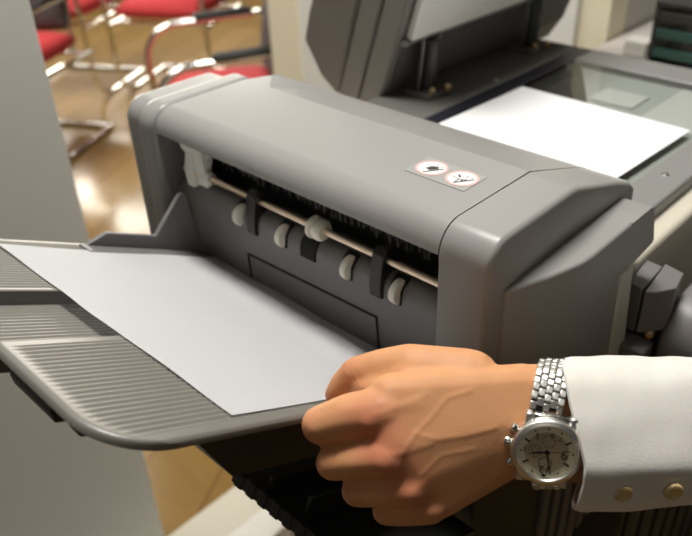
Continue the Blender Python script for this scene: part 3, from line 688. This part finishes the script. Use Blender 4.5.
for a in (28, -30):
    d = wx * -math.cos(rad(a)) + wy * math.sin(rad(a))
    bm = B(); lathe(bm, [(.0012, -.002), (.0014, .0012), (.0026, .0014), (.0026, .0040), (.0020, .0046), (0, .0047)], WC + d * .0192 - wz * .0012, d, 14); obj('pusher', bm, M['steel'], WATCH)
for s_ in (1, -1):                   # lugs and end links
    for x in (-12.2, 12.2):
        bm = B(); prism(bm, [(x - 2.4, 13 * s_), (x + 2.4, 13 * s_), (x + 2.0, 21.2 * s_), (x - 2.0, 21.2 * s_)][::s_], lambda a, b, t: wp(a, b, t - .10 * max(0, abs(b) - 14)), -4.6, 1.6); obj('lug', bm, M['steel_satin'], WATCH, bevel=.0008)
    bm = B(); prism(bm, [(-9.9, 13 * s_), (9.9, 13 * s_), (9.9, 21.0 * s_), (-9.9, 21.0 * s_)][::s_], lambda a, b, t: wp(a, b, t - .12 * max(0, abs(b) - 14)), -3.6, 1.2); obj('end_link', bm, M['steel'], WATCH, bevel=.0008)
# bracelet: rows of blocks round the wrist
ring = [A(2.8, 9.1, -28.5), A(4.3, 15.9, -28.0), A(6.7, 22.2, -24.5), A(9.6, 28.1, -18.0), A(13.5, 32.4, -8.5), A(17.3, 34.4, 2.0), A(20.7, 33.4, 13.0), A(23.5, 28.6, 23.0), A(25.7, 18.5, 31.0), A(26.9, 4.8, 35.0), A(26.2, -11.6, 35.0), A(24.7, -27.3, 32.0), A(21.5, -38.4, 25.0), A(17.8, -42.9, 14.0), A(13.9, -42.6, 2.0), A(10.1, -38.4, -10.0), A(6.8, -33.2, -20.0)]
def at_len(s):
    L_ = 0
    for a, b in zip(ring, ring[1:]):
        d = (b - a).length
        if L_ + d >= s: return a + (b - a) * ((s - L_) / d), (b - a).normalized()
        L_ += d
    return ring[-1], (ring[-1] - ring[-2]).normalized()
tot = sum((b - a).length for a, b in zip(ring, ring[1:])); ctr = A(16.6, -5.3, 5.0)
bm = B(); n_ = 40; strip = []
ax0 = AR @ Vector((1, .04, .02))
for i in range(n_ + 1):
    p, d = at_len(tot * i / n_); nn = d.cross(ax0).normalized()
    if nn.dot(p - ctr) < 0: nn = -nn
    strip.append([bm.verts.new(p - nn * .0016 + ax0 * .0092 * s_ + nn * h) for s_, h in ((-1, 0), (1, 0), (1, .0010), (-1, .0010))])
for a, b in zip(strip, strip[1:]):
    for k in range(4): bm.faces.new((a[k], a[(k + 1) % 4], b[(k + 1) % 4], b[k]))
bm.faces.new(strip[0]); bm.faces.new(strip[-1][::-1])
BR = obj('bracelet', bm, M['ink'], WATCH)
rows = int(tot / .0052)
for i in range(rows):
    p, d = at_len((i + .5) * tot / rows); nn = d.cross(ax0).normalized()
    if nn.dot(p - ctr) < 0: nn = -nn
    ax = nn.cross(d).normalized()
    if ax.dot(ax0) < 0: ax = -ax
    bm = B(); Rm = Matrix((ax, d, nn)).transposed()
    for k, x in enumerate((-7.7, -3.85, 0, 3.85, 7.7)):
        box(bm, (-.00178, -.0021, -.0012), (.00178, .0021, .0012), Rm, p + ax * x * .001 + d * (.0026 if k % 2 else 0))
    obj('link', bm, M['steel_satin'], BR, bevel=.0005, segs=2)

# ================================================================ the room
bm = B(); box(bm, (-7, -3.5, FLOOR - .05), (3, 6.5, FLOOR)); struct('floor', bm, M['wood'])
bm = B(); box(bm, (-.50, -1.6, FLOOR), (-.42, .0945, 1.1)); struct('wall_left', bm, M['wallgrey'], bevel=.002)
bm = B(); box(bm, (-1.009, 1.0, FLOOR), (-.897, 1.10, 1.6)); struct('trim_1', bm, M['jamb'], bevel=.004)
bm = B(); box(bm, (-.897, 1.012, FLOOR), (-.105, 1.10, 1.6)); struct('wall_back', bm, M['wallwhite'])
bm = B(); box(bm, (-.105, 1.03, FLOOR), (-.045, 1.10, 1.6)); struct('trim_2', bm, M['jamb'])
bm = B(); box(bm, (-.075, 1.9, FLOOR), (1.6, 2.0, 1.6)); struct('wall_rear', bm, M['wallcream'])
bm = B(); box(bm, (-.075, 1.10, FLOOR), (-.046, 1.9, 1.6)); struct('wall_side', bm, M['walltaupe'])
# side cabinet with the things on it
CB = thing('side_cabinet', 'low cream cabinet against the wall behind the copier', 'cabinet', (.4, 1.05, FLOOR))
bm = B(); box(bm, (-.035, .90, FLOOR + .02), (.90, 1.25, -.175)); obj('cabinet_body', bm, M['cream'], CB, bevel=.004)
bm = B(); box(bm, (-.040, .89, -.174), (.905, 1.26, -.155)); obj('cabinet_top', bm, M['walltaupe'], CB, bevel=.003)
for xx in (-.03, .44):
    bm = B(); box(bm, (xx, .885, FLOOR + .04), (xx + .40, .899, -.19)); d = obj('door', bm, M['cream'], CB, bevel=.002)
    bm = B(); tube(bm, [(xx + .06, .872, -.30), (xx + .14, .872, -.30)], .005, 8); box(bm, (xx + .063, .872, -.303), (xx + .067, .886, -.297)); box(bm, (xx + .133, .872, -.303), (xx + .137, .886, -.297)); obj('handle', bm, M['metal'], d)
bm = B(); box(bm, (.020, .965, -.1545), (.062, 1.00, -.126)); o = obj('white_box', bm, M['white'], None, bevel=.003); tag(o, 'small white box on the cabinet beside the green organiser', 'box')
OR = thing('desk_organiser', 'grey framed organiser with green trays on the cabinet behind the copier', 'organiser', (.24, 1.0, -.154))
bm = B(); box(bm, (.080, .93, -.154), (.086, 1.07, -.045)); box(bm, (.40, .93, -.154), (.408, 1.07, -.045)); box(bm, (.080, .93, -.052), (.408, 1.07, -.044)); box(bm, (.080, .93, -.154), (.408, 1.07, -.148)); obj('organiser_frame', bm, M['darkmetal'], OR, bevel=.001)
for z in (-.136, -.104, -.076):
    bm = B(); box(bm, (.087, .935, z), (.399, 1.065, z + .005)); box(bm, (.087, .930, z), (.399, .934, z + .016)); obj('organiser_tray', bm, M['green'] if z < -.08 else M['darkmetal'], OR, bevel=.001)

# chairs: one built, the others copied
def make_chair():
    t = thing('armchair', 'x', 'chair', (0, 0, 0), 'red cantilever armchairs')
    def cushion(w, d, h, z, bulge=.012):
        bm = B(); n = 16; g = []
        for s_ in (1, -1):
            rows = []
            for i in range(n + 1):
                row = []
                for j in range(n + 1):
                    a, b = 2 * i / n - 1, 2 * j / n - 1
                    k = (1 - abs(a) ** 6) * (1 - abs(b) ** 6)
                    row.append(bm.verts.new((a * w / 2 * (1 - .04 * b * b), b * d / 2 * (1 - .04 * a * a), z + s_ * (h / 2 * k ** .35 + bulge * k))))
                rows.append(row)
            g.append(rows)
            for i in range(n):
                for j in range(n): bm.faces.new((rows[i][j], rows[i + 1][j], rows[i + 1][j + 1], rows[i][j + 1]))
        bmesh.ops.remove_doubles(bm, verts=bm.verts[:], dist=.0005); return bm
    bm = cushion(.48, .44, .07, .455); bmesh.ops.translate(bm, verts=bm.verts[:], vec=(0, -.035, 0)); obj('seat', bm, M['red'], t, smooth=180)
    bm = cushion(.44, .42, .035, 0, .006); bmesh.ops.rotate(bm, verts=bm.verts[:], cent=(0, 0, 0), matrix=Matrix.Rotation(rad(80), 3, 'X')); bmesh.ops.translate(bm, verts=bm.verts[:], vec=(0, .185, .70))
    obj('backrest', bm, M['chairback'], t, smooth=180)
    for s_ in (-1, 1):
        bm = B(); tube(bm, round_path([(s_ * .265, .25, .0125), (s_ * .265, -.24, .0125), (s_ * .265, -.28, .655), (s_ * .265, .14, .665), (s_ * .215, .165, .68)], .16), .0125, 12)
        obj('side_frame', bm, M['chrome'], t, smooth=60)
        bm = B(); hull(bm, [((s_ * .265, -.07, .672), .017), ((s_ * .265, .12, .678), .017)]); obj('armrest', bm, M['armpad'], t, smooth=60)
    bm = B(); tube(bm, [(-.265, .25, .0125), (.265, .25, .0125)], .0125, 12); obj('rear_bar', bm, M['chrome'], t, smooth=60)
    bm = B(); tube(bm, [(-.262, -.18, .385), (.262, -.18, .385)], .011, 10); tube(bm, [(-.262, .18, .385), (.262, .18, .385)], .011, 10)
    for s_ in (-1, 1): tube(bm, [(s_ * .262, -.26, .385), (s_ * .262, .22, .385)], .011, 10)
    obj('seat_rail', bm, M['chrome'], t, smooth=60)
    for s_ in (-1, 1):
        bm = B(); tube(bm, [(s_ * .2, .17, .39), (s_ * .2, .195, .55), (s_ * .2, .225, .85)], .010, 10); obj('back_tube', bm, M['chrome'], t, smooth=60)
    return t
ch0 = make_chair()
def put(o, x, y, a, label):
    o.location = (x, y, FLOOR); o.rotation_euler = (0, 0, rad(a)); o['label'] = label
def dup(o):
    r_ = o.copy(); COL.objects.link(r_)
    for c in list(o.children):
        k = c.copy(); COL.objects.link(k); k.parent = r_
    return r_
SPOTS = [(-1.50, 1.22, -30, 'red armchair nearest the finisher, dark backrest beside the cream door jamb'),
         (-2.74, .97, 30, 'red armchair partly hidden behind the grey partition edge'),
         (-3.37, 1.56, 30, 'red armchair farthest away, in the row behind the chair at the partition'),
         (-2.86, 1.94, 30, 'red armchair in the middle of the wood floor, between the farthest chair and the jamb')]
for i, s_ in enumerate(SPOTS): put(ch0 if i == 0 else dup(ch0), *s_)

# ================================================================ light and camera
def area(name, loc, target, w, h, power, col=(1, 1, 1), spread=180):
    l = bpy.data.lights.new(name, 'AREA'); l.shape = 'RECTANGLE'; l.size = w; l.size_y = h; l.energy = power; l.color = col; l.spread = rad(spread)
    o = bpy.data.objects.new(name, l); COL.objects.link(o); o.location = loc
    o.rotation_euler = (Vector(target) - Vector(loc)).to_track_quat('-Z', 'Y').to_euler(); return o
area('ceiling_and_fill_light', (-.02, .25, 1.65), (-.02, .25, 0), .6, .45, 44, (1, .97, .92))
area('ceiling_and_fill_light', (-3.3, .7, 1.6), (-2.9, 1.2, 0), 1.6, 1.2, 27, (1, .95, .87), 95)
area('ceiling_and_fill_light', (-1.3, -.5, 1.65), (-1.1, -.2, 0), 1.2, .6, 20, (1, .965, .90))  # added fill from the left, brightens the jamb, slot panel and rolled lip
area('ceiling_and_fill_light', (1.5, -1.7, 1.5), (.5, 0, -.1), 1.2, .6, 3, (1, .88, .70))  # weak warm fill added behind the camera to lift the cuff's underside
area('window_daylight', (-5.0, 3.0, .60), (0, .0, .2), 3.2, .95, 150, (1, .93, .80))
W_ = bpy.data.worlds.new('room_ambient'); SC.world = W_; W_.use_nodes = True
W_.node_tree.nodes['Background'].inputs[0].default_value = (1, .975, .94, 1); W_.node_tree.nodes['Background'].inputs[1].default_value = .035

cd = bpy.data.cameras.new('camera'); cam = bpy.data.objects.new('camera', cd); COL.objects.link(cam); SC.camera = cam
cd.sensor_fit = 'HORIZONTAL'; cd.sensor_width = 36; cd.lens = 36 * 748 / 692; cd.clip_start = .02
yaw, pitch, rl = rad(134.84), rad(32.81), rad(-2.15)
fw = Vector((math.cos(pitch) * math.cos(yaw), math.cos(pitch) * math.sin(yaw), -math.sin(pitch)))
r0 = Vector((math.sin(yaw), -math.cos(yaw), 0)); u0 = r0.cross(fw)
rr = r0 * math.cos(rl) + u0 * math.sin(rl); uu = rr.cross(fw)
cam.matrix_world = Matrix(((rr.x, uu.x, -fw.x, .6028), (rr.y, uu.y, -fw.y, -.3549), (rr.z, uu.z, -fw.z, .2740), (0, 0, 0, 1)))
cd.dof.use_dof = True; cd.dof.focus_distance = .50; cd.dof.aperture_fstop = 38.9 / 5.5; cd.dof.aperture_blades = 0
SC.view_settings.view_transform = 'Standard'; SC.view_settings.look = 'None'; SC.view_settings.gamma = 1; SC.view_settings.use_curve_mapping = False
SC.view_settings.exposure = 0
SC.cycles.use_denoising = True
SC.cycles.max_bounces = 8
